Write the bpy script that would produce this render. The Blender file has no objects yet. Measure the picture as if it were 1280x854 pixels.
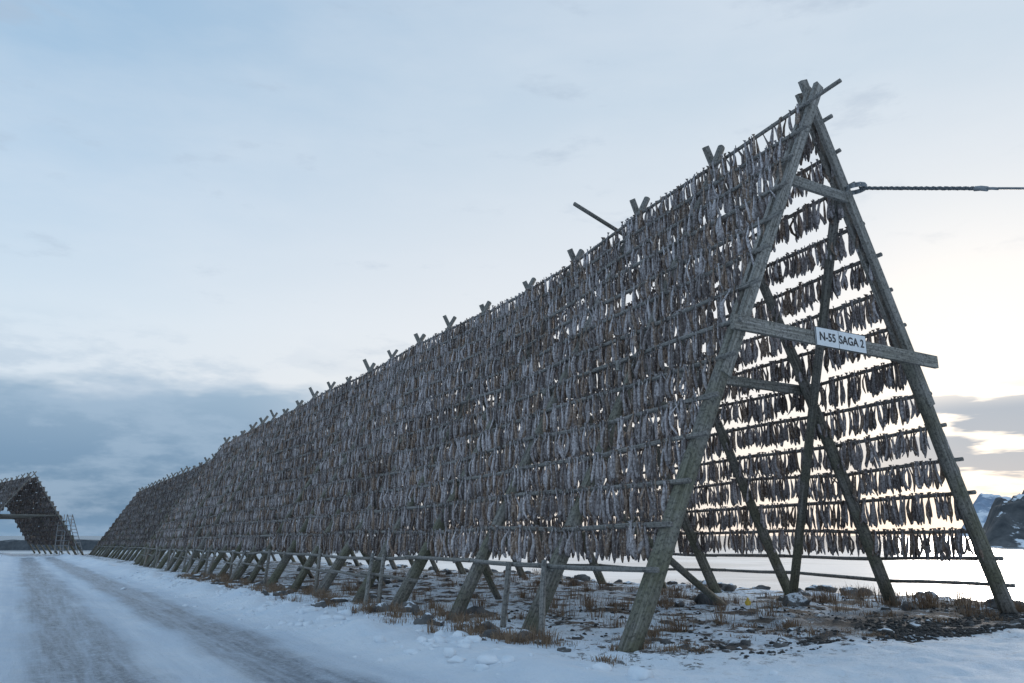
import bpy, math, random
import numpy as np
from mathutils import Vector, Matrix, noise as mnoise
random.seed(7); rng=np.random.default_rng(7)
sc=bpy.context.scene
sc.view_settings.view_transform='Standard'; sc.view_settings.look='None'
sc.view_settings.exposure=0; sc.view_settings.gamma=1
ROT=math.radians(31.0); OX,OY=1.6,11.5     # yard frame: local x across the rack, local y along it

# ---------------------------------------------------------------- helpers
def vnoise(x,y,seed=0):
    x=np.asarray(x,float); y=np.asarray(y,float)
    xi=np.floor(x); yi=np.floor(y); fx=x-xi; fy=y-yi
    fx=fx*fx*(3-2*fx); fy=fy*fy*(3-2*fy)
    def h(a,b):
        v=np.sin(a*127.1+b*311.7+seed*74.7)*43758.5453
        return v-np.floor(v)
    return (h(xi,yi)*(1-fx)+h(xi+1,yi)*fx)*(1-fy)+(h(xi,yi+1)*(1-fx)+h(xi+1,yi+1)*fx)*fy
def fbm(x,y,seed=0,o=4):
    r=0;a=.5;f=1.
    for k in range(o):
        r=r+a*(vnoise(np.asarray(x)*f,np.asarray(y)*f,seed+k)-.5); a*=.5; f*=2.03
    return r
def sstep(x,a,b):
    t=np.clip((np.asarray(x,float)-a)/(b-a),0,1); return t*t*(3-2*t)
def height(s,w):
    s=np.asarray(s,float); w=np.asarray(w,float)
    z=-.008*np.clip(s,0,None)
    road=sstep(w,-8.6,-7.2)*(1-sstep(w,-3.4,-2.4))
    z=z+fbm(s*.35,w*.35,3)*.18*(1-road*.75)
    z=z+fbm(s*1.6,w*1.6,9)*.14*(1-road*.6)
    z=z+fbm(s*5,w*5,19,3)*.065*(1-road*.5)
    cl=vnoise(s*1.9,w*1.9,55)*vnoise(s*.9,w*.9,56)
    bank=np.exp(-((w+2.3+fbm(s*.3,0*w,31)*.9)/.45)**2)*(.02+.08*vnoise(s*.5,w*.3,5)+.30*cl)
    z=z+bank-.06*road
    bl=np.exp(-((w+9.0)/1.0)**2)*(.06+.14*vnoise(s*.4,w*.3,8)+.2*cl); z=z+bl
    for c in (-6.5,-5.3,-4.3): z=z-.035*np.exp(-((w-c-.15*np.sin(s*.12))/.22)**2)
    edge=11.6+1.6*(vnoise(s*.25,s*0+2,12)-.5)
    z=z-2.6*sstep(w,edge,edge+7)
    z=z-2.5*sstep(s,125,160)
    return z
def h1(s,w): return float(height(np.array([s]),np.array([w]))[0])

def place(ob,parent=None):
    sc.collection.objects.link(ob)
    if parent is not None: ob.parent=parent
    return ob
def yard(ob):
    ob.location=(OX,OY,0); ob.rotation_euler=(0,0,ROT); return ob
def mesh_np(name,V,F,mat,col=None,smooth=True):
    me=bpy.data.meshes.new(name)
    if isinstance(F,np.ndarray):
        n=len(V); m,k=F.shape
        me.vertices.add(n); me.vertices.foreach_set('co',np.asarray(V,np.float32).ravel())
        me.loops.add(m*k); me.loops.foreach_set('vertex_index',F.astype(np.int32).ravel())
        me.polygons.add(m); me.polygons.foreach_set('loop_start',np.arange(0,m*k,k,dtype=np.int32))
        me.polygons.foreach_set('loop_total',np.full(m,k,np.int32))
    else:
        me.from_pydata([tuple(v) for v in V],[],F)
    me.update(calc_edges=True); me.validate()
    if smooth: me.polygons.foreach_set('use_smooth',np.ones(len(me.polygons),bool))
    if col is not None:
        a=me.color_attributes.new('Col','FLOAT_COLOR','POINT')
        c=np.ones((len(V),4),np.float32); c[:,:3]=col; a.data.foreach_set('color',c.ravel())
    me.materials.append(mat)
    return bpy.data.objects.new(name,me)

class PoleSet:
    def __init__(s): s.V=[];s.F=[];s.C=[]
    def pole(s,p0,p1,r0,r1=None,n=9,bend=.0,segs=6,tint=None,square=None,lift=0):
        if r1 is None:r1=r0
        p0=Vector(p0);p1=Vector(p1);d=p1-p0;L=d.length
        if L<1e-4:return
        d.normalize()
        up=Vector((0,0,1)) if abs(d.z)<.95 else Vector((0,1,0))
        a=d.cross(up).normalized();b=a.cross(d).normalized()
        if square:
            ring=[(-square[0]/2,-square[1]/2),(square[0]/2,-square[1]/2),(square[0]/2,square[1]/2),(-square[0]/2,square[1]/2)];n=4;segs=max(1,segs//3)
        bx=random.uniform(-1,1)*bend;by=random.uniform(-1,1)*bend
        base=len(s.V); t0=random.random() if tint is None else tint
        ph=random.random()*6
        for i in range(segs+1):
            t=i/segs; r=r0+(r1-r0)*t
            c=p0+d*(L*t)+(a*bx+b*by)*math.sin(math.pi*t)
            if not square: c=c+(a*math.sin(t*7+ph)+b*math.cos(t*5+ph))*r*.15
            for k in range(n):
                if square: q=c+a*ring[k][0]+b*ring[k][1]
                else:
                    an=2*math.pi*k/n; rr=r*(1+.07*math.sin(3*an+ph+t*4)+random.uniform(-.03,.03))
                    q=c+(a*math.cos(an)+b*math.sin(an))*rr
                s.V.append(tuple(q)); s.C.append((t0,t*L*.1,k/n))
        for i in range(segs):
            for k in range(n):
                k2=(k+1)%n
                s.F.append((base+i*n+k,base+i*n+k2,base+(i+1)*n+k2,base+(i+1)*n+k))
        s.F.append(tuple(base+k for k in range(n))[::-1])
        s.F.append(tuple(base+segs*n+k for k in range(n)))
    def obj(s,name,mat,smooth=False):
        return mesh_np(name,s.V,s.F,mat,col=np.array(s.C,np.float32),smooth=smooth)

# ---------------------------------------------------------------- materials
def new_mat(name):
    m=bpy.data.materials.new(name);m.use_nodes=True
    nt=m.node_tree;b=nt.nodes['Principled BSDF'];return m,nt,b
def N(nt,t,**k):
    n=nt.nodes.new(t)
    for a,v in k.items():setattr(n,a,v)
    return n
def noise(nt,vec,scale,detail=4,rough=.55):
    n=N(nt,'ShaderNodeTexNoise');n.inputs['Scale'].default_value=scale;n.inputs['Detail'].default_value=detail
    n.inputs['Roughness'].default_value=rough
    nt.links.new(vec,n.inputs['Vector']);return n.outputs['Fac']
def ramp(nt,fac,stops):
    r=N(nt,'ShaderNodeValToRGB');e=r.color_ramp.elements
    while len(e)<len(stops):e.new(.5)
    for i,(p,c) in enumerate(stops):
        e[i].position=p;e[i].color=(c,c,c,1) if not hasattr(c,'__len__') else (*c,1)
    nt.links.new(fac,r.inputs[0]);return r.outputs[0]
def mix(nt,f,a,b,mode='MIX'):
    m=N(nt,'ShaderNodeMix',data_type='RGBA',blend_type=mode)
    for sock,v in ((m.inputs[0],f),(m.inputs[6],a),(m.inputs[7],b)):
        if isinstance(v,bpy.types.NodeSocket): nt.links.new(v,sock)
        elif hasattr(v,'__len__'): sock.default_value=(*v,1)
        else:
            sock.default_value=v if sock==m.inputs[0] else (v,v,v,1)
    return m.outputs[2]
def mth(nt,op,a,b=0,c=0,clamp=False):
    m=N(nt,'ShaderNodeMath',operation=op);m.use_clamp=clamp
    for i,v in enumerate((a,b,c)):
        if isinstance(v,bpy.types.NodeSocket): nt.links.new(v,m.inputs[i])
        else:m.inputs[i].default_value=v
    return m.outputs[0]
def maprange(nt,v,a,b,c=0,d=1):
    m=N(nt,'ShaderNodeMapRange',interpolation_type='SMOOTHSTEP')
    nt.links.new(v,m.inputs[0])
    for i,x in zip((1,2,3,4),(a,b,c,d)):m.inputs[i].default_value=x
    return m.outputs[0]
def bump(nt,b,h,strength,dist=.05):
    n=N(nt,'ShaderNodeBump');n.inputs['Strength'].default_value=strength;n.inputs['Distance'].default_value=dist
    nt.links.new(h,n.inputs['Height']);nt.links.new(n.outputs[0],b.inputs['Normal'])

def snow_mat(name,kind):
    m,nt,b=new_mat(name)
    tc=N(nt,'ShaderNodeTexCoord');o=tc.outputs['Object']
    sx=N(nt,'ShaderNodeSeparateXYZ');nt.links.new(o,sx.inputs[0])
    w=sx.outputs[0];s=sx.outputs[1]
    big=noise(nt,o,.25,4);mid=noise(nt,o,1.7,6,.65);fine=noise(nt,o,14,6,.7)
    snow=mix(nt,ramp(nt,mid,[(.3,0.),(.7,1.)]),(.76,.84,.92),(.91,.93,.96))
    snow=mix(nt,ramp(nt,big,[(.35,.35),(.6,0)]),snow,(.60,.70,.82))
    mp=N(nt,'ShaderNodeMapping');mp.inputs['Scale'].default_value=(2.2,.10,1);nt.links.new(o,mp.inputs[0])
    st=noise(nt,mp.outputs[0],1.0,5,.6)
    mp2=N(nt,'ShaderNodeMapping');mp2.inputs['Scale'].default_value=(9,.5,1);nt.links.new(o,mp2.inputs[0])
    st2=noise(nt,mp2.outputs[0],1.0,6,.7)
    if kind=='road':
        wob=mth(nt,'ADD',w,mth(nt,'MULTIPLY',mth(nt,'SUBTRACT',big,.5),.9))
        tr=None
        for c,hw in ((-4.3,.65),(-6.35,.75)):
            d=mth(nt,'ABSOLUTE',mth(nt,'SUBTRACT',wob,c))
            k=maprange(nt,d,hw*.45,hw*1.2,1,0)
            tr=k if tr is None else mth(nt,'MAXIMUM',tr,k)
        stn=ramp(nt,st,[(.36,0.),(.54,1.)])
        f=mth(nt,'MULTIPLY',tr,mth(nt,'MULTIPLY_ADD',stn,.35,.65))
        f=mth(nt,'MULTIPLY',f,ramp(nt,mid,[(.30,.55),(.50,1.)]))
        e=mth(nt,'MULTIPLY',maprange(nt,w,-7.9,-7.2),maprange(nt,w,-3.5,-2.9,1,0))
        f=mth(nt,'MULTIPLY',f,e)
        ice=mix(nt,ramp(nt,st2,[(.40,0.),(.62,1.)]),(.12,.155,.20),(.29,.35,.43))
        ice=mix(nt,ramp(nt,fine,[(.50,0.),(.66,.6)]),ice,(.58,.66,.75))
        basef=mth(nt,'MULTIPLY',e,mth(nt,'MULTIPLY_ADD',stn,.35,.12))
        c=mix(nt,basef,snow,(.44,.53,.64))
        # scattered grit dragged along by tyres
        grit=ramp(nt,noise(nt,o,30,5,.75),[(.60,0.),(.68,.5)])
        c=mix(nt,mth(nt,'MULTIPLY',f,1.0),c,ice)
        c=mix(nt,mth(nt,'MULTIPLY',grit,e),c,(.16,.18,.21))
        nt.links.new(c,b.inputs['Base Color'])
        nt.links.new(mth(nt,'SUBTRACT',.62,mth(nt,'MULTIPLY',f,.27)),b.inputs['Roughness'])
        hh=mth(nt,'ADD',mth(nt,'MULTIPLY',st2,.6),mth(nt,'MULTIPLY',fine,.6))
        hh=mth(nt,'ADD',hh,mth(nt,'MULTIPLY',mid,.8))
        bump(nt,b,hh,.9,.08)
    else:
        zone=maprange(nt,w,-1.7,1.2)
        zs=maprange(nt,s,-2.2,-.2)
        zone=mth(nt,'MULTIPLY',zone,zs)
        patch=noise(nt,o,.9,8,.72)
        thr=mth(nt,'ADD',patch,mth(nt,'MULTIPLY',zone,.14))
        g=maprange(nt,thr,.655,.69)
        g=mth(nt,'MULTIPLY',g,maprange(nt,zone,.02,.3))
        g2=mth(nt,'MULTIPLY',maprange(nt,noise(nt,o,5,8,.75),.57,.60),maprange(nt,zone,.0,.4,0.0,.9))
        g=mth(nt,'MAXIMUM',g,g2)
        rc=mth(nt,'MULTIPLY',maprange(nt,w,3.0,5.5),mth(nt,'MULTIPLY',maprange(nt,s,-1.5,-.6),maprange(nt,s,3.0,1.0)))
        rcm=mth(nt,'MULTIPLY',rc,maprange(nt,noise(nt,o,2.6,9,.8),.42,.49))
        g=mth(nt,'MAXIMUM',g,rcm)
        far=maprange(nt,s,4,14); inner=mth(nt,'MULTIPLY',maprange(nt,w,-1.2,.2),far)
        g=mth(nt,'MAXIMUM',g,mth(nt,'MULTIPLY',inner,maprange(nt,patch,.49,.55)))
        grr=ramp(nt,fine,[(.3,(.014,.014,.016)),(.5,(.045,.042,.040)),(.7,(.12,.105,.09))])
        turf=ramp(nt,fine,[(.3,(.05,.032,.022)),(.5,(.14,.10,.068)),(.7,(.28,.21,.15))])
        gr=mix(nt,mth(nt,'MULTIPLY',ramp(nt,noise(nt,o,1.3,4),[(.42,0.),(.55,1.)]),mth(nt,'MULTIPLY',maprange(nt,s,0.,1.5),mth(nt,'SUBTRACT',1.0,rc))),grr,turf)
        dirt=ramp(nt,noise(nt,o,3,10,.8),[(.56,0.),(.66,.4)])
        dirt=mth(nt,'MULTIPLY',dirt,maprange(nt,w,-2.9,-1.2))
        snow2=mix(nt,dirt,snow,(.35,.31,.28))
        c=mix(nt,g,snow2,gr)
        nt.links.new(c,b.inputs['Base Color']);b.inputs['Roughness'].default_value=.7
        hh=mth(nt,'ADD',mth(nt,'MULTIPLY',mid,.9),mth(nt,'MULTIPLY',fine,.35))
        hh=mth(nt,'SUBTRACT',hh,mth(nt,'MULTIPLY',g,.3))
        bump(nt,b,hh,1.0,.12)
    return m
M_snow=snow_mat('snow_ground','ground');M_road=snow_mat('icy_road','road')

def wood_mat(name,green=.5,dark=1.):
    m,nt,b=new_mat(name)
    tc=N(nt,'ShaderNodeTexCoord');o=tc.outputs['Object']
    at=N(nt,'ShaderNodeAttribute',attribute_name='Col')
    mp=N(nt,'ShaderNodeMapping');mp.inputs['Scale'].default_value=(3,4,14)
    nt.links.new(at.outputs['Color'],mp.inputs[0])
    sx=N(nt,'ShaderNodeSeparateXYZ');nt.links.new(at.outputs['Color'],sx.inputs[0])
    grain=noise(nt,mp.outputs[0],1.5,6,.7)
    n2=noise(nt,o,1.1,5,.6);n3=noise(nt,o,22,4,.6)
    c=mix(nt,ramp(nt,grain,[(.35,0.),(.62,1.)]),(.085*dark,.075*dark,.065*dark),(.38*dark,.35*dark,.32*dark))
    c=mix(nt,ramp(nt,sx.outputs[0],[(0.,0.),(1.,.4)]),c,(.22*dark,.215*dark,.205*dark))
    so=N(nt,'ShaderNodeSeparateXYZ');nt.links.new(o,so.inputs[0])
    gz=mth(nt,'MULTIPLY',ramp(nt,n2,[(.36,0.),(.56,1.)]),maprange(nt,so.outputs[2],0.,8.5,green,green*.2))
    c=mix(nt,gz,c,mix(nt,grain,(.06,.062,.03),(.22,.21,.12)))
    c=mix(nt,ramp(nt,n3,[(.48,0.),(.66,.7)]),c,(.035,.032,.028))
    nt.links.new(c,b.inputs['Base Color']);b.inputs['Roughness'].default_value=.85
    bump(nt,b,mth(nt,'ADD',grain,n3),.8,.02)
    return m
M_wood=wood_mat('weathered_wood',.75);M_rail=wood_mat('rail_wood',.1,1.15);M_beam=wood_mat('sawn_timber',.5,1.25)

def fish_mat():
    m,nt,b=new_mat('dried_cod_skin')
    tc=N(nt,'ShaderNodeTexCoord');o=tc.outputs['Object']
    at=N(nt,'ShaderNodeAttribute',attribute_name='Col')
    n=noise(nt,o,24,4,.7)
    c=mix(nt,ramp(nt,n,[(.36,.85),(.52,0.)]),at.outputs['Color'],(.07,.052,.045))
    c=mix(nt,ramp(nt,n,[(.54,0.),(.70,.65)]),c,(.80,.75,.74))
    nt.links.new(c,b.inputs['Base Color']);b.inputs['Roughness'].default_value=.5
    b.inputs['Specular IOR Level'].default_value=.35
    return m
M_fish=fish_mat()

def simple(name,c1,c2,scale,rough=.8,bs=.4,snowtop=0):
    m,nt,b=new_mat(name);tc=N(nt,'ShaderNodeTexCoord');o=tc.outputs['Object']
    n=noise(nt,o,scale,7,.65);c=ramp(nt,n,[(.32,c1),(.68,c2)])
    if snowtop:
        g=N(nt,'ShaderNodeNewGeometry');sx=N(nt,'ShaderNodeSeparateXYZ');nt.links.new(g.outputs['Normal'],sx.inputs[0])
        k=mth(nt,'ADD',sx.outputs[2],mth(nt,'MULTIPLY',mth(nt,'SUBTRACT',noise(nt,o,scale*.6,6,.7),.5),2.2))
        c=mix(nt,maprange(nt,k,snowtop,snowtop+.15),c,(.78,.82,.87))
    nt.links.new(c,b.inputs['Base Color']);b.inputs['Roughness'].default_value=rough
    bump(nt,b,n,bs,.05);return m
M_rock=simple('shore_rock',(.035,.035,.038),(.18,.17,.16),3,.8,.6,.9)
M_peb=simple('gravel_stone',(.012,.012,.013),(.07,.066,.062),9)
M_clod=simple('snow_clod',(.70,.77,.84),(.88,.90,.93),4,.7,.5)
M_hill=simple('hill_rock',(.035,.04,.045),(.13,.13,.13),.22,.9,.8,.95)
M_mount=simple('mountain_snow',(.16,.22,.32),(.45,.55,.68),.006,.9,.3,.75)
M_grass=simple('dry_grass',(.12,.072,.046),(.36,.25,.16),6)
M_twig=simple('dead_shrub',(.10,.04,.03),(.25,.12,.08),6)
M_white=simple('sign_paint',(.76,.77,.78),(.84,.84,.84),5,.4,.05)
M_black=simple('sign_lettering',(.012,.012,.014),(.02,.02,.022),5,.5,.0)
M_rope=simple('rope',(.09,.10,.11),(.26,.27,.28),30,.7,.6)
M_metal=simple('galvanised_metal',(.20,.21,.22),(.36,.37,.38),12,.5,.2)
M_yellow=simple('yellow_plastic',(.65,.42,.05),(.8,.55,.08),5,.4,.1)
M_sheath=simple('concrete_wall',(.06,.07,.08),(.14,.15,.16),1.5)

def water_mat():
    m,nt,b=new_mat('sea_ice_water');tc=N(nt,'ShaderNodeTexCoord');o=tc.outputs['Object']
    n=noise(nt,o,.05,6,.6)
    c=mix(nt,ramp(nt,n,[(.40,0.),(.55,1.)]),(.30,.36,.42),(.72,.76,.80))
    ln=N(nt,'ShaderNodeVectorMath',operation='LENGTH');nt.links.new(o,ln.inputs[0])
    c=mix(nt,maprange(nt,ln.outputs['Value'],120,260),c,(.06,.10,.14))
    nt.links.new(c,b.inputs['Base Color'])
    b.inputs['Roughness'].default_value=.22
    bump(nt,b,noise(nt,o,1.2,5,.6),.35,.10);return m
M_water=water_mat()

# ---------------------------------------------------------------- world
W=bpy.data.worlds.new('World');sc.world=W;W.use_nodes=True;nt=W.node_tree
bg=nt.nodes['Background']
SUN_EL=math.radians(8);SUN_AZ=math.radians(31)
sv=(math.sin(SUN_AZ)*math.cos(SUN_EL),math.cos(SUN_AZ)*math.cos(SUN_EL),math.sin(SUN_EL))
tc=N(nt,'ShaderNodeTexCoord');nz=N(nt,'ShaderNodeVectorMath',operation='NORMALIZE');nt.links.new(tc.outputs['Generated'],nz.inputs[0])
d=nz.outputs[0];sx=N(nt,'ShaderNodeSeparateXYZ');nt.links.new(d,sx.inputs[0]);X,Y,Z=sx.outputs
dt=N(nt,'ShaderNodeVectorMath',operation='DOT_PRODUCT');nt.links.new(d,dt.inputs[0]);dt.inputs[1].default_value=sv
dot=dt.outputs['Value']
zc=mth(nt,'MAXIMUM',Z,0)
cool=ramp(nt,zc,[(0,(.46,.59,.74)),(.12,(.62,.71,.81)),(.24,(.61,.73,.84)),(.38,(.45,.61,.78)),(.52,(.31,.49,.69)),(1,(.22,.38,.60))])
warm=ramp(nt,zc,[(0,(.88,.81,.74)),(.10,(.90,.86,.81)),(.25,(.80,.82,.85)),(.5,(.58,.68,.78)),(1,(.38,.50,.66))])
bf=maprange(nt,dot,.30,1.0)
col=mix(nt,bf,cool,warm)
mp=N(nt,'ShaderNodeMapping');mp.inputs['Scale'].default_value=(2.2,2.2,7);mp.inputs['Rotation'].default_value=(.12,.1,0);nt.links.new(d,mp.inputs[0])
n1=noise(nt,mp.outputs[0],1.5,5,.58);n2=noise(nt,mp.outputs[0],3.1,6,.6)
col=mix(nt,ramp(nt,n1,[(.35,0.),(.7,.28)]),col,(.76,.81,.87))
sm=mth(nt,'MULTIPLY',maprange(nt,n2,.58,.74),.42)
col=mix(nt,sm,col,(.40,.49,.61))
zz=mth(nt,'ADD',Z,mth(nt,'MULTIPLY',mth(nt,'SUBTRACT',n1,.5),.20))
bank=mth(nt,'MULTIPLY',maprange(nt,zz,.185,.150,0,1),maprange(nt,X,-.02,-.34,0,1))
bankc=ramp(nt,zc,[(0,(.16,.29,.45)),(.03,(.105,.215,.355)),(.09,(.165,.285,.435)),(.17,(.31,.44,.58))])
col=mix(nt,mth(nt,'MULTIPLY',bank,.95),col,bankc)
zz2=mth(nt,'ADD',Z,mth(nt,'MULTIPLY',mth(nt,'SUBTRACT',n2,.5),.16))
veil=mth(nt,'MULTIPLY',mth(nt,'MULTIPLY',maprange(nt,zz2,.27,.18),maprange(nt,n2,.44,.60)),maprange(nt,X,-.1,-.4))
col=mix(nt,mth(nt,'MULTIPLY',veil,.5),col,(.38,.50,.64))
gl=mth(nt,'POWER',mth(nt,'MAXIMUM',dot,0),60)
col=mix(nt,mth(nt,'MULTIPLY',gl,.75),col,(1.15,1.06,.96))
mp2=N(nt,'ShaderNodeMapping');mp2.inputs['Scale'].default_value=(2.6,2.6,16);mp2.inputs['Location'].default_value=(.3,1.1,.4);nt.links.new(d,mp2.inputs[0])
n3=noise(nt,mp2.outputs[0],2.2,5,.55)
rb=mth(nt,'MULTIPLY',mth(nt,'MULTIPLY',maprange(nt,Z,.17,.13),maprange(nt,Z,.02,.06)),maprange(nt,n3,.45,.52))
rb=mth(nt,'MULTIPLY',rb,maprange(nt,X,.3,.5))
col=mix(nt,rb,col,(.25,.36,.50))
col=mix(nt,maprange(nt,Z,-.02,-.10,0,1),col,(.35,.40,.46))
sky=N(nt,'ShaderNodeTexSky',sky_type='NISHITA');sky.sun_disc=False;sky.sun_elevation=SUN_EL;sky.sun_rotation=SUN_AZ
skc=N(nt,'ShaderNodeVectorMath',operation='SCALE');nt.links.new(sky.outputs[0],skc.inputs[0]);skc.inputs['Scale'].default_value=.10
fin=mix(nt,.95,skc.outputs[0],col)
nt.links.new(fin,bg.inputs[0]);bg.inputs[1].default_value=1.08
W.cycles.sampling_method='MANUAL';W.cycles.sample_map_resolution=512
L=bpy.data.lights.new('sun','SUN');L.energy=.9;L.angle=math.radians(12);L.color=(1,.90,.80)
lo=bpy.data.objects.new('sun',L);sc.collection.objects.link(lo)
lo.rotation_euler=Vector(sv).to_track_quat('Z','Y').to_euler();lo.location=(40,60,40)

# ---------------------------------------------------------------- ground, road, water
def axis(dense0,dense1,step,lo_,hi_,g=1.12):
    a=list(np.arange(dense0,dense1+1e-6,step));st=step
    v=dense1
    while v<hi_: st=min(st*g,40);v+=st;a.append(v)
    st=step;v=dense0;b=[]
    while v>lo_: st=min(st*g,40);v-=st;b.append(v)
    return np.array(b[::-1]+a)
ws=axis(-10,13,.10,-700,22);ss=axis(-9,20,.10,-500,165,1.05)
def sheet(name,ws,ss,off,mat):
    Wg,Sg=np.meshgrid(ws,ss);Zg=height(Sg,Wg)+off
    V=np.stack([Wg,Sg,Zg],-1).reshape(-1,3);nx=len(ws);ny=len(ss)
    i=np.arange(ny-1)[:,None]*nx+np.arange(nx-1)[None,:];i=i.ravel()
    F=np.stack([i,i+1,i+nx+1,i+nx],-1)
    return yard(place(mesh_np(name,V,F,mat)))
sheet('snowy_ground',ws,ss,0,M_snow)
rw=ws[(ws>-8.3)&(ws<-2.6)];rs=ss[(ss>-60)&(ss<98)]
sheet('icy_road',rw,rs,.006,M_road)
me=bpy.data.meshes.new('sea');me.from_pydata([(-9000,-9000,0),(9000,-9000,0),(9000,9000,0),(-9000,9000,0)],[],[(0,1,2,3)])
me.materials.append(M_water);sea=bpy.data.objects.new('sea_water',me);place(sea);sea.location=(0,0,-1.05)

# ---------------------------------------------------------------- racks
def fish_template(rings,n):
    prof=[(.06,.036,.006),(.01,.013,.010),(-.06,.018,.014),(-.20,.030,.024),(-.36,.038,.028),(-.46,.030,.020),(-.52,.014,.008)]
    if rings==5: prof=[prof[0],prof[1],prof[3],prof[4],prof[6]]
    V=[];F=[]
    for (z,a,b) in prof:
        for k in range(n):
            an=2*math.pi*k/n;V.append((b*math.sin(an),a*math.cos(an),z))
    R=len(prof)
    for r in range(R-1):
        for k in range(n):F.append((r*n+k,r*n+(k+1)%n,(r+1)*n+(k+1)%n,(r+1)*n+k))
    return np.array(V),np.array(F)
def build_fish(P,template,tone=1.0,wscale=1.,key=None,lens=1.):
    V0,F0=template;n=len(P);nv=len(V0)
    P=np.asarray(P)
    grp=vnoise(P[:,1]*.9+key*7.3,key*2.1,8)
    L=rng.uniform(.80,1.10,n)*(.80+.28*grp)*lens;wd=rng.uniform(.75,1.4,n)*wscale
    yaw=rng.normal(0,.9,n);tilt=rng.normal(0,.07,n);tilt2=rng.normal(0,.10,n);bend=rng.normal(0,.055,n)
    v=np.repeat(V0[None],n,0).copy()
    z=v[:,:,2]
    v[:,:,0]*=wd[:,None];v[:,:,1]*=wd[:,None];z=z*L[:,None]
    v[:,:,0]+=bend[:,None]*np.sin(np.clip(-z/.5,0,1)*math.pi)
    # each fish dries with its own twist
    tw=rng.normal(0,1.2,n)[:,None]*np.clip(-z/.5,0,1)
    c,s=np.cos(yaw[:,None]+tw),np.sin(yaw[:,None]+tw)
    x=v[:,:,0]*c-v[:,:,1]*s;y=v[:,:,0]*s+v[:,:,1]*c
    x=x+z*tilt[:,None];y=y+z*tilt2[:,None]
    V=np.stack([x,y,z],-1)+P[:,None,:]
    F=(F0[None]+(np.arange(n)*nv)[:,None,None]).reshape(-1,4)
    tt=rng.beta(1.0,1.0,n)
    patch=fbm(P[:,1]*.35,P[:,2]*.6,41)*.8
    t=np.clip(tt+patch,0,1)[:,None,None]
    dark=np.array([.12,.092,.082]);lite=np.array([.66,.60,.60]);brn=np.array([.38,.27,.20])
    colr=dark*(1-t)+lite*t
    b=(rng.random(n)<.26)[:,None,None];colr=np.where(b,brn*(.5+.6*t),colr)
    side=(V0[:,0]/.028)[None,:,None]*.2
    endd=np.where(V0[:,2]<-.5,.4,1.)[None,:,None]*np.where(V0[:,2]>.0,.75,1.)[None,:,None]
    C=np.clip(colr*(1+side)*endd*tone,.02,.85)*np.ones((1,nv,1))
    return V.reshape(-1,3),F,C.reshape(-1,3)

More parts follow.
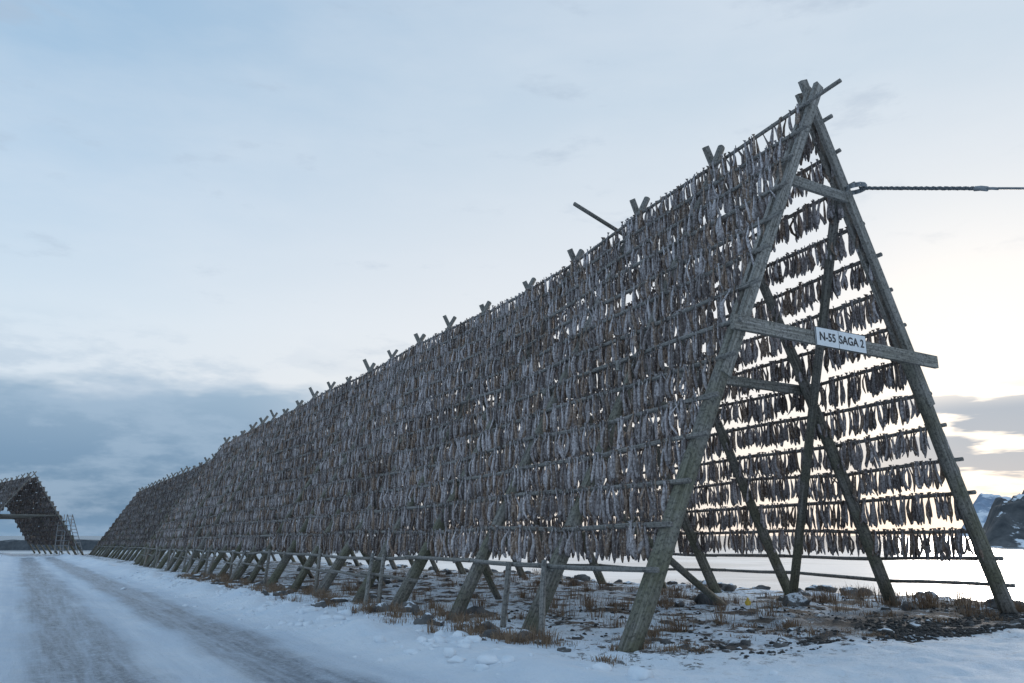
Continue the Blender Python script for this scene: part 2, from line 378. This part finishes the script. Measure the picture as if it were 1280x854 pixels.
def rack(name,fishname,s0,n,sp,H,Wd,apex,w0,gzf,xf,rows=13,fsp=.085,near=True,tone=1.,special=False,wsc=1.,lens=1.):
    emp=bpy.data.objects.new(name,None);place(emp);xf(emp)
    legs=PoleSet();rails=PoleSet();beams=PoleSet()
    S=[s0+sp*i+(random.uniform(-.12,.12) if i>0 else 0) for i in range(n)]
    z_lo=1.66;ztop=.955
    def lw(i,z): h=H[i]; return w0[i]+apex*z/h
    def rw_(i,z): h=H[i]; return w0[i]+Wd-(Wd-apex)*z/h
    for i in range(n):
        s=S[i];h=H[i];gl=gzf(s,w0[i])-.15;gr=gzf(s,w0[i]+Wd)-.25
        r=random.uniform(.10,.135)
        pr=random.uniform(.2,.5)
        if i in(1,2): pr=.5
        def ext(side,extra):
            if side=='l': a=Vector((w0[i],s,0));b=Vector((w0[i]+apex,s,h))
            else: a=Vector((w0[i]+Wd,s+.22,0));b=Vector((w0[i]+apex,s+.22,h))
            dd=(b-a).normalized();return a,b,dd,b+dd*extra
        if special and i==0:
            for side in 'lr':
                a,b,dd,top=ext(side,.30 if side=='r' else .12)
                g=gl if side=='l' else gr
                a2=a+dd*((g-0)/dd.z)
                mid=a+dd*((b-a).length*.50)
                legs.pole(a2,mid,.155,.13,n=12,segs=10,tint=.2)
                q0=a+dd*((b-a).length*.40)
                o1=Vector((0,-.11,0))
                beams.pole(q0+o1,top+o1,.1,square=(.085,.20),segs=6,tint=.5)
                beams.pole(mid+Vector((0,.06,0)),b+dd*.1+Vector((0,.06,0)),.1,square=(.085,.18),segs=6,tint=.1)
        else:
            for side in 'lr':
                a,b,dd,top=ext(side,pr*random.uniform(.5,1.1))
                g=gl if side=='l' else gr
                a2=a+dd*(g/dd.z)+Vector((0,random.uniform(-.2,.2),0))
                legs.pole(a2,top,r*1.1,r*.62,n=10 if near else 6,segs=8 if near else 3,bend=.12)
        z=.485*h
        if special and i==0:
            beams.pole((lw(0,z)-.28,s-.20,z+.02),(rw_(0,z)+.25,s-.20,z-.04),.1,square=(.08,.24),segs=3,tint=.0)
            z=.80*h
            beams.pole((lw(0,z)-.1,s+.12,z),(rw_(0,z)+.1,s+.12,z),.1,square=(.08,.20),segs=3,tint=.8)
        elif special and i==1:
            beams.pole((lw(i,z)-.2,s+.3,z),(rw_(i,z)+.15,s+.3,z),.1,square=(.10,.2),segs=3,tint=.3)
        else:
            legs.pole((lw(i,z)-.2,s+.3,z),(rw_(i,z)+.2,s+.3,z),.085,.075,n=8,segs=3)
    def rz(i,k):
        if k<0: return [1.06,.60][-1-k]+gzf(S[i],w0[i])
        return z_lo+gzf(S[i],w0[i])*(1-k/rows)+(ztop*H[i]-z_lo)*k/(rows-1)
    FP=[];KK=[];FPf=[];KKf=[]
    for side in (-1,1):
        for k in range(-2 if side==1 else -1,rows):
            pts=[]
            for i in range(n):
                z=rz(i,k)+random.uniform(-.045,.045)
                w=(lw(i,z)-.17) if side<0 else (rw_(i,z)+.17)
                if k==-1 and side<0: w-=.05
                pts.append(Vector((w+random.uniform(-.02,.02),S[i]+(.0 if side<0 else .2),z)))
            i=0
            while i<n-1:
                j=min(n-1,i+random.choice((2,3)))
                a=pts[i];b=pts[j];dd=(b-a).normalized()
                e0=random.uniform(.15,.5);e1=random.uniform(.15,.5)
                if special and i==0: e0=random.uniform(.22,.42) if side<0 else random.uniform(.08,.3)
                if k==rows-1 and i==0 and special: e0=.9 if side<0 else .3
                prev=a-dd*e0
                for q in range(i+1,j+1):
                    nx=pts[q] if q<j else b+dd*e1
                    rails.pole(prev,nx,.042,.038,n=7 if near else 4,segs=3 if near else 1,bend=.02,tint=random.random())
                    prev=nx
                i=j
            if k>=0:
                for i in range(n-1):
                    far=near and i>=8
                    a=pts[i];b=pts[i+1];Lb=(b-a).length
                    m=int(Lb/(fsp*(1.6 if far else 1)*(.80 if side>0 and i<6 else 1)))
                    t=(np.arange(m)+rng.uniform(0,1,m))/m
                    # bunching: fish are pushed together in groups along the pole
                    t=t+.018*np.sin(t*Lb*random.uniform(9,15)+random.uniform(0,6))
                    keep=vnoise((S[i]+t*Lb)*1.3+k*17.3,np.full(m,k*3.1+side*9),4)>(.12 if side<0 else .06)
                    keep|=rng.random(m)<.3
                    keep&=(t>0)&(t<1)
                    t=t[keep]
                    p=np.array(a)[None]*(1-t)[:,None]+np.array(b)[None]*t[:,None]
                    p[:,0]+=np.where(rng.random(len(t))<.5,-1,1)*.05+rng.normal(0,.012,len(t))
                    p[:,2]+=rng.uniform(-.04,.03,len(t))
                    (FPf if far else FP).append(p);(KKf if far else KK).append(np.full(len(t),k*2.+side))
    if special:
        z=.80*H[0];legs.pole((rw_(0,z)-.05,S[0]+.35,z+.15),(w0[2]+Wd-.7,S[2]-.2,h1(S[2],Wd)-.1),.095,.105,n=9,segs=8,tint=.3)
        z=2.4;legs.pole((lw(1,z)+.1,S[1]+.2,z),(6.6,S[1]+2.1,-.1),.07,.08,n=8,segs=4)
        for i in range(3,n-1):
            if i%3==0:
                z=2.2;legs.pole((lw(i,z)+.15,S[i]+.2,z),(w0[i]+3.4,S[i]+1.2,-.3),.07,.08,n=8,segs=4)
        for i in range(1,n-1):
            z=rz(i,-1)
            sm_=(S[i]+S[i+1])/2+random.uniform(-.5,.5)
            g=h1(sm_,-.1)
            if i%2: rails.pole((lw(i,z)-.30,sm_,z+random.uniform(.05,.2)),(lw(i,z)-.42,sm_+random.uniform(-.1,.1),g-.2),.05,.06,n=7,segs=3)
            if random.random()<.6:
                rails.pole((lw(i,z)-.25,S[i]-.1,z+.1),(random.uniform(-.7,-.2),S[i]-random.uniform(.9,1.6),g-.2),.045,.055,n=7,segs=3)
            if random.random()<.5:
                rails.pole((lw(i,z)-.33,S[i]-.4,z-.45),(lw(i,z)-.33,S[i+1]+.5,z-.4),.04,.035,n=7,segs=3)
        legs.pole((w0[2]+apex+1.2,S[2]+1.0,H[2]*.93),(w0[2]+apex-1.55,S[2]+.75,H[2]*1.005),.055,.05,n=7,segs=3)
    for ps,nm,mt in ((legs,'log_legs',M_wood),(rails,'hanging_rails',M_rail),(beams,'sawn_beams',M_beam)):
        if ps.V: place(ps.obj(nm,mt,smooth=(nm!='sawn_beams')),emp)
    T7=fish_template(7,5) if near else fish_template(5,4)
    V,F,C=build_fish(np.concatenate(FP),T7,tone,wsc,np.concatenate(KK),lens)
    if FPf:
        V2,F2,C2=build_fish(np.concatenate(FPf),fish_template(5,4),tone,wsc*1.35,np.concatenate(KKf),lens)
        F=np.concatenate([F,F2+len(V)]);V=np.concatenate([V,V2]);C=np.concatenate([C,C2])
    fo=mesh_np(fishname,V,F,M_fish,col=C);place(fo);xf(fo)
    return emp,S

n1_=21
prof=[10.0,9.72,9.45,9.0,8.86,8.84,8.88,8.82,8.72,8.62,8.62,8.66,8.6,8.5,8.45,8.5,8.45,8.4,8.35,8.3,8.3]
rack('fish_drying_rack','hanging_cod',0,n1_,2.63,prof,9.8,5.05,[0]*n1_,h1,yard,rows=13,fsp=.042,special=True,lens=1.08)
n2_=18
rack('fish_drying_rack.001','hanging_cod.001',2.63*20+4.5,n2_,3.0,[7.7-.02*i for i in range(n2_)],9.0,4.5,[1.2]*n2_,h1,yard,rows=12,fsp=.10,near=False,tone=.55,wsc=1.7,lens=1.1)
A3=math.radians(42)
def xf3(o): o.location=(-62.6,93.5,-.75);o.rotation_euler=(0,0,A3)
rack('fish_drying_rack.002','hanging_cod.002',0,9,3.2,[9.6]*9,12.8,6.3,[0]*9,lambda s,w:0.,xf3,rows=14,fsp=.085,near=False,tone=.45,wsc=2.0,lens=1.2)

# ---------------------------------------------------------------- sign
sg=bpy.data.objects.new('name_sign',None);place(sg);yard(sg)
import bmesh
bm=bmesh.new();bmesh.ops.create_cube(bm,size=1)
bmesh.ops.scale(bm,vec=(1.36,.025,.33),verts=bm.verts);bmesh.ops.bevel(bm,geom=bm.edges[:],offset=.005,segments=2,affect='EDGES')
me=bpy.data.meshes.new('board');bm.to_mesh(me);bm.free();me.materials.append(M_white)
bo=bpy.data.objects.new('board',me);place(bo,sg);bo.location=(4.80,-.262,4.87)
for nm,tx,xx in (('lettering_number','N-55',4.42),('lettering_name','SAGA 2',5.07)):
    cu=bpy.data.curves.new(nm,'FONT');cu.body=tx;cu.size=.21;cu.align_x='CENTER';cu.align_y='CENTER';cu.extrude=.002;cu.offset=.003;cu.space_character=1.0
    cu.materials.append(M_black);to=bpy.data.objects.new(nm,cu);place(to,sg);to.location=(xx,-.279,4.87);to.rotation_euler=(math.pi/2,0,0)
fr=PoleSet()
for (a,b) in (((-.68,-.165),(.68,-.165)),((-.68,.165),(.68,.165)),((-.68,-.165),(-.68,.165)),((.68,-.165),(.68,.165)),((-.08,-.165),(-.08,.165))):
    fr.pole((4.80+a[0],-.272,4.87+a[1]),(4.80+b[0],-.272,4.87+b[1]),.006,n=6,segs=1)
place(fr.obj('rim',M_black),sg)

# ---------------------------------------------------------------- guy rope
gy=bpy.data.objects.new('guy_rope',None);place(gy);yard(gy)
P0=Vector((6.0,-.15,8.12))
dv=Vector((0,-1,-.395)).normalized()
tw=PoleSet()
Lr=2.3;nn=150
for st in range(3):
    for i in range(nn):
        def pt(i):
            t=i/nn;an=t*40+st*2.094;c=P0+dv*(t*Lr);return c+Vector((math.cos(an)*.019,0,math.sin(an)*.019))
        tw.pole(pt(i),pt(i+1),.020,n=5,segs=1,tint=.5)
place(tw.obj('twisted_rope',M_rope,True),gy)
th=PoleSet();e=P0+dv*Lr
th.pole(e,e+dv*.22,.045,.045,n=8,segs=2);th.pole(e+dv*.2,e+dv*.4,.025,.025,n=8,segs=2)
end=Vector((P0.x,P0.y-8.1/.395,0.0))
th.pole(e+dv*.4,end,.022,.022,n=6,segs=20)
for a in range(3):
    c=P0+Vector((.0,.1,.03*a))
    for k in range(12):
        a0=2*math.pi*k/12;a1=2*math.pi*(k+1)/12
        th.pole(c+Vector((math.cos(a0)*.17,math.sin(a0)*.22,0)),c+Vector((math.cos(a1)*.17,math.sin(a1)*.22,0)),.018,n=5,segs=1)
place(th.obj('cable_and_shackle',M_metal,True),gy)
an=PoleSet();an.pole(end+Vector((0,.2,.3)),end+Vector((0,-.2,-.6)),.06,n=8,segs=2);place(an.obj('ground_anchor',M_metal),gy)

# ---------------------------------------------------------------- rocks, gravel, grass
def ico(sub):
    bm=bmesh.new();bmesh.ops.create_icosphere(bm,subdivisions=sub,radius=1);V=np.array([v.co[:] for v in bm.verts]);F=np.array([[v.index for v in f.verts] for f in bm.faces]);bm.free();return V,F
def blobs(name,items,sub,mat,amp=.35,smooth=False):
    V0,F0=ico(sub);VV=[];FF=[];b=0
    for (x,y,r,fl) in items:
        off=rng.uniform(0,100,3);V=V0.copy()
        k=np.array([1+amp*1.6*mnoise.noise(Vector(v*1.1+off))+amp*.8*mnoise.noise(Vector(v*2.7+off)) for v in V])
        V=V*k[:,None]
        for q in range(4):
            nn_=rng.normal(0,1,3);nn_/=np.linalg.norm(nn_);dd=V@nn_;ex=np.clip(dd-.72,0,None);V=V-ex[:,None]*nn_[None]*.9
        V*=np.array([r*rng.uniform(.8,1.5),r*rng.uniform(.8,1.5),r*fl])
        a=rng.uniform(0,6.28);c,s=math.cos(a),math.sin(a);V=np.stack([V[:,0]*c-V[:,1]*s,V[:,0]*s+V[:,1]*c,V[:,2]],-1)
        V+=np.array([x,y,h1(y,x)+r*fl*.15]);VV.append(V);FF.append(F0+b);b+=len(V)
    return yard(place(mesh_np(name,np.concatenate(VV),np.concatenate(FF),mat,smooth=smooth)))
it=[]
for i in range(100): it.append((rng.uniform(11.0,13.3),rng.uniform(-6,45),rng.uniform(.08,.26),rng.uniform(.5,.8)))
for i in range(50): it.append((rng.uniform(1,10.5),rng.uniform(4,34),rng.uniform(.06,.22),rng.uniform(.5,.8)))
for i in range(70): it.append((rng.uniform(-1.6,1.0),rng.uniform(1.5,30),rng.uniform(.05,.19),rng.uniform(.5,.85)))
for i in range(40): it.append((rng.uniform(-1.6,9),rng.uniform(-1.0,2),rng.uniform(.03,.10),rng.uniform(.5,.8)))
for q in ((-.7,2.6,.17,.7),(-.9,4.6,.2,.8),(.6,5.5,.24,.7),(9.0,1.8,.24,.6),(7.4,3.4,.25,.7),(6.4,5,.3,.7),(-.6,7.4,.2,.8),(10.6,.9,.2,.7),(10.3,-.4,.14,.7)): it.append(q)
blobs('shore_rocks',it,3,M_rock)
it=[]
for i in range(460):
    y=rng.uniform(-3,34);x=-2.2+rng.normal(0,.6)
    if vnoise(np.array([x*.9]),np.array([y*.6]),21)[0]<.4: continue
    it.append((x,y,abs(rng.normal(0,.045))+.02,rng.uniform(.5,.9)))
blobs('snow_clods',it,2,M_clod,smooth=True)
it=[]
for i in range(5200):
    x=rng.uniform(.6,11.5);y=-1.4+abs(rng.normal(0,1.0)) if i%2 else rng.uniform(-.8,6)
    if i%3: x=4.0+rng.uniform(0,7.5);y=-1.3+abs(rng.normal(0,.9))
    if vnoise(np.array([x*1.1]),np.array([y*1.4]),77)[0]<.42 : continue
    it.append((x,y,rng.uniform(.010,.042),rng.uniform(.5,.9)))
blobs('gravel',it,1,M_peb)
def tufts(name,items,mat,wid=.005):
    V=[];F=[]
    for (x,y,hh,nb,sp) in items:
        z0=h1(y,x)-.02
        for k in range(nb):
            a=rng.uniform(0,6.28);r=abs(rng.normal(0,.09))*sp;bx=x+math.cos(a)*r;by=y+math.sin(a)*r
            a2=a+rng.normal(0,.7);ln=hh*rng.uniform(.4,1.1);lean=rng.uniform(.15,1.3);ww=wid*rng.uniform(.6,1.4)
            px,py=-math.sin(a2)*ww,math.cos(a2)*ww
            m1=(bx+math.cos(a2)*ln*.25*lean,by+math.sin(a2)*ln*.25*lean,z0+ln*.6)
            m2=(bx+math.cos(a2)*ln*.8*lean,by+math.sin(a2)*ln*.8*lean,z0+ln*(1.05-.5*lean))
            b=len(V);V+=[(bx-px,by-py,z0),(bx+px,by+py,z0),(m1[0]+px*.8,m1[1]+py*.8,m1[2]),(m1[0]-px*.8,m1[1]-py*.8,m1[2]),m2]
            F+=[(b,b+1,b+2,b+3),(b+3,b+2,b+4)]
    return yard(place(mesh_np(name,V,F,mat,smooth=False)))
it=[]
for i in range(150): it.append((rng.normal(-.5,.5),rng.uniform(1.2,30),rng.uniform(.12,.36),int(rng.uniform(40,90)),rng.uniform(1,2.4)))
for i in range(130): it.append((rng.uniform(.5,11.5),rng.uniform(1.5,26),rng.uniform(.15,.5),int(rng.uniform(30,80)),rng.uniform(1,2.6)))
for i in range(34): it.append((rng.uniform(-1.0,9.5),rng.uniform(-.9,1.6),rng.uniform(.08,.2),int(rng.uniform(50,110)),rng.uniform(1,2.2)))
for i in range(60): it.append((rng.uniform(8.5,11.8),rng.uniform(-2.0,5),rng.uniform(.2,.6),int(rng.uniform(25,60)),rng.uniform(1,2.2)))
tufts('dry_grass',it,M_grass)
it=[]
for i in range(60): it.append((rng.uniform(-14,-9),rng.uniform(40,92),rng.uniform(.3,.8),60,4))
tufts('dead_shrubs',it,M_twig,wid=.014)

bm=bmesh.new();bmesh.ops.create_uvsphere(bm,u_segments=20,v_segments=12,radius=.07)
bmesh.ops.create_cone(bm,cap_ends=True,segments=16,radius1=.035,radius2=.02,depth=.07,matrix=Matrix.Translation((0,0,.08)))
me=bpy.data.meshes.new('fishing_buoy');bm.to_mesh(me);bm.free();me.materials.append(M_yellow)
by=bpy.data.objects.new('fishing_buoy',me);place(by);yard(by)
Rm=Matrix.Rotation(-ROT,4,'Z');lp=Rm@Vector((5.28-OX,18.7-OY,0));gz=h1(lp.y,lp.x)
by.location=Vector((5.28,18.7,gz+.06))

# ---------------------------------------------------------------- distance: stairs, breakwater, hill, mountains
st=PoleSet();hs=4.9
for sx_ in (0,1.0):
    st.pole((sx_,0,0),(sx_-.0,0,hs),.05,n=5,segs=1);st.pole((sx_,1.2,0),(sx_,1.2,hs),.05,n=5,segs=1)
for k in range(7):
    st.pole((0,0,.6*k+.5),(1.0,0,.6*k+.5),.035,n=4,segs=1);st.pole((0,1.2,.6*k+.5),(1,1.2,.6*k+.5),.035,n=4,segs=1)
st.pole((1.0,0,hs),(3.0,0,0),.05,n=5,segs=1);st.pole((1.0,1.2,hs),(3.0,1.2,0),.05,n=5,segs=1)
for k in range(12):
    t=(k+.5)/12;st.pole((1+2.0*t,0,hs-hs*t),(1+2.0*t,1.2,hs-hs*t),.04,n=4,segs=1)
so=st.obj('metal_stairs',M_metal);place(so);so.location=(-56.4,101.5,-.8)
V=[];F=[]
nn=60
for i in range(nn+1):
    x=-110+i*1.6
    for (yy,zz_) in ((0,-2),(1.0,.6),(2.2,.7),(4,-2)):
        V.append((x,150+yy+random.uniform(-.25,.25),zz_+random.uniform(-.25,.25)))
for i in range(nn):
    for k in range(3): F.append((i*4+k,(i+1)*4+k,(i+1)*4+k+1,i*4+k+1))
place(mesh_np('breakwater',V,F,M_sheath,smooth=False))
def ridge(name,x0,x1,y0,y1,nx,ny,hf,mat,base):
    xs=np.linspace(x0,x1,nx);ys=np.linspace(y0,y1,ny);Xg,Yg=np.meshgrid(xs,ys)
    Zg=hf(Xg,Yg)+base;V=np.stack([Xg,Yg,Zg],-1).reshape(-1,3)
    i=(np.arange(ny-1)[:,None]*nx+np.arange(nx-1)[None,:]).ravel()
    return place(mesh_np(name,V,np.stack([i,i+1,i+nx+1,i+nx],-1),mat,smooth=False))
def hillh(x,y):
    q=sstep(y,180,200)*(1-sstep(y,270,330))
    e=sstep(x-.560*y,0,9)*.72+sstep(x-.572*y,4,30)*.5
    return e*q*(14.5*(.95+.9*fbm(x*.06,y*.06,5,4))+fbm(x*.3,y*.3,8,4)*9)
ridge('rocky_hill',95,420,175,340,360,190,hillh,M_hill,-1.6)
def mh(x,y):
    az=x/y
    e=sstep(az,.535,.58)
    q=np.clip(1-np.abs(y-2600)/500,0,1)
    return e*q*(120+200*np.abs(fbm(x*.006,y*.006,14,6))+60*fbm(x*.002,y*.002,2,4))
ridge('snowy_mountains',1100,3000,2050,3150,260,110,mh,M_mount,-5)

# ---------------------------------------------------------------- camera
cam=bpy.data.cameras.new('camera');co=bpy.data.objects.new('camera',cam);sc.collection.objects.link(co)
cam.lens=28.0;cam.sensor_width=36;cam.clip_end=20000;cam.clip_start=.05
co.location=(0,0,1.5);co.rotation_euler=(math.radians(90+13.7),0,0)
sc.camera=co
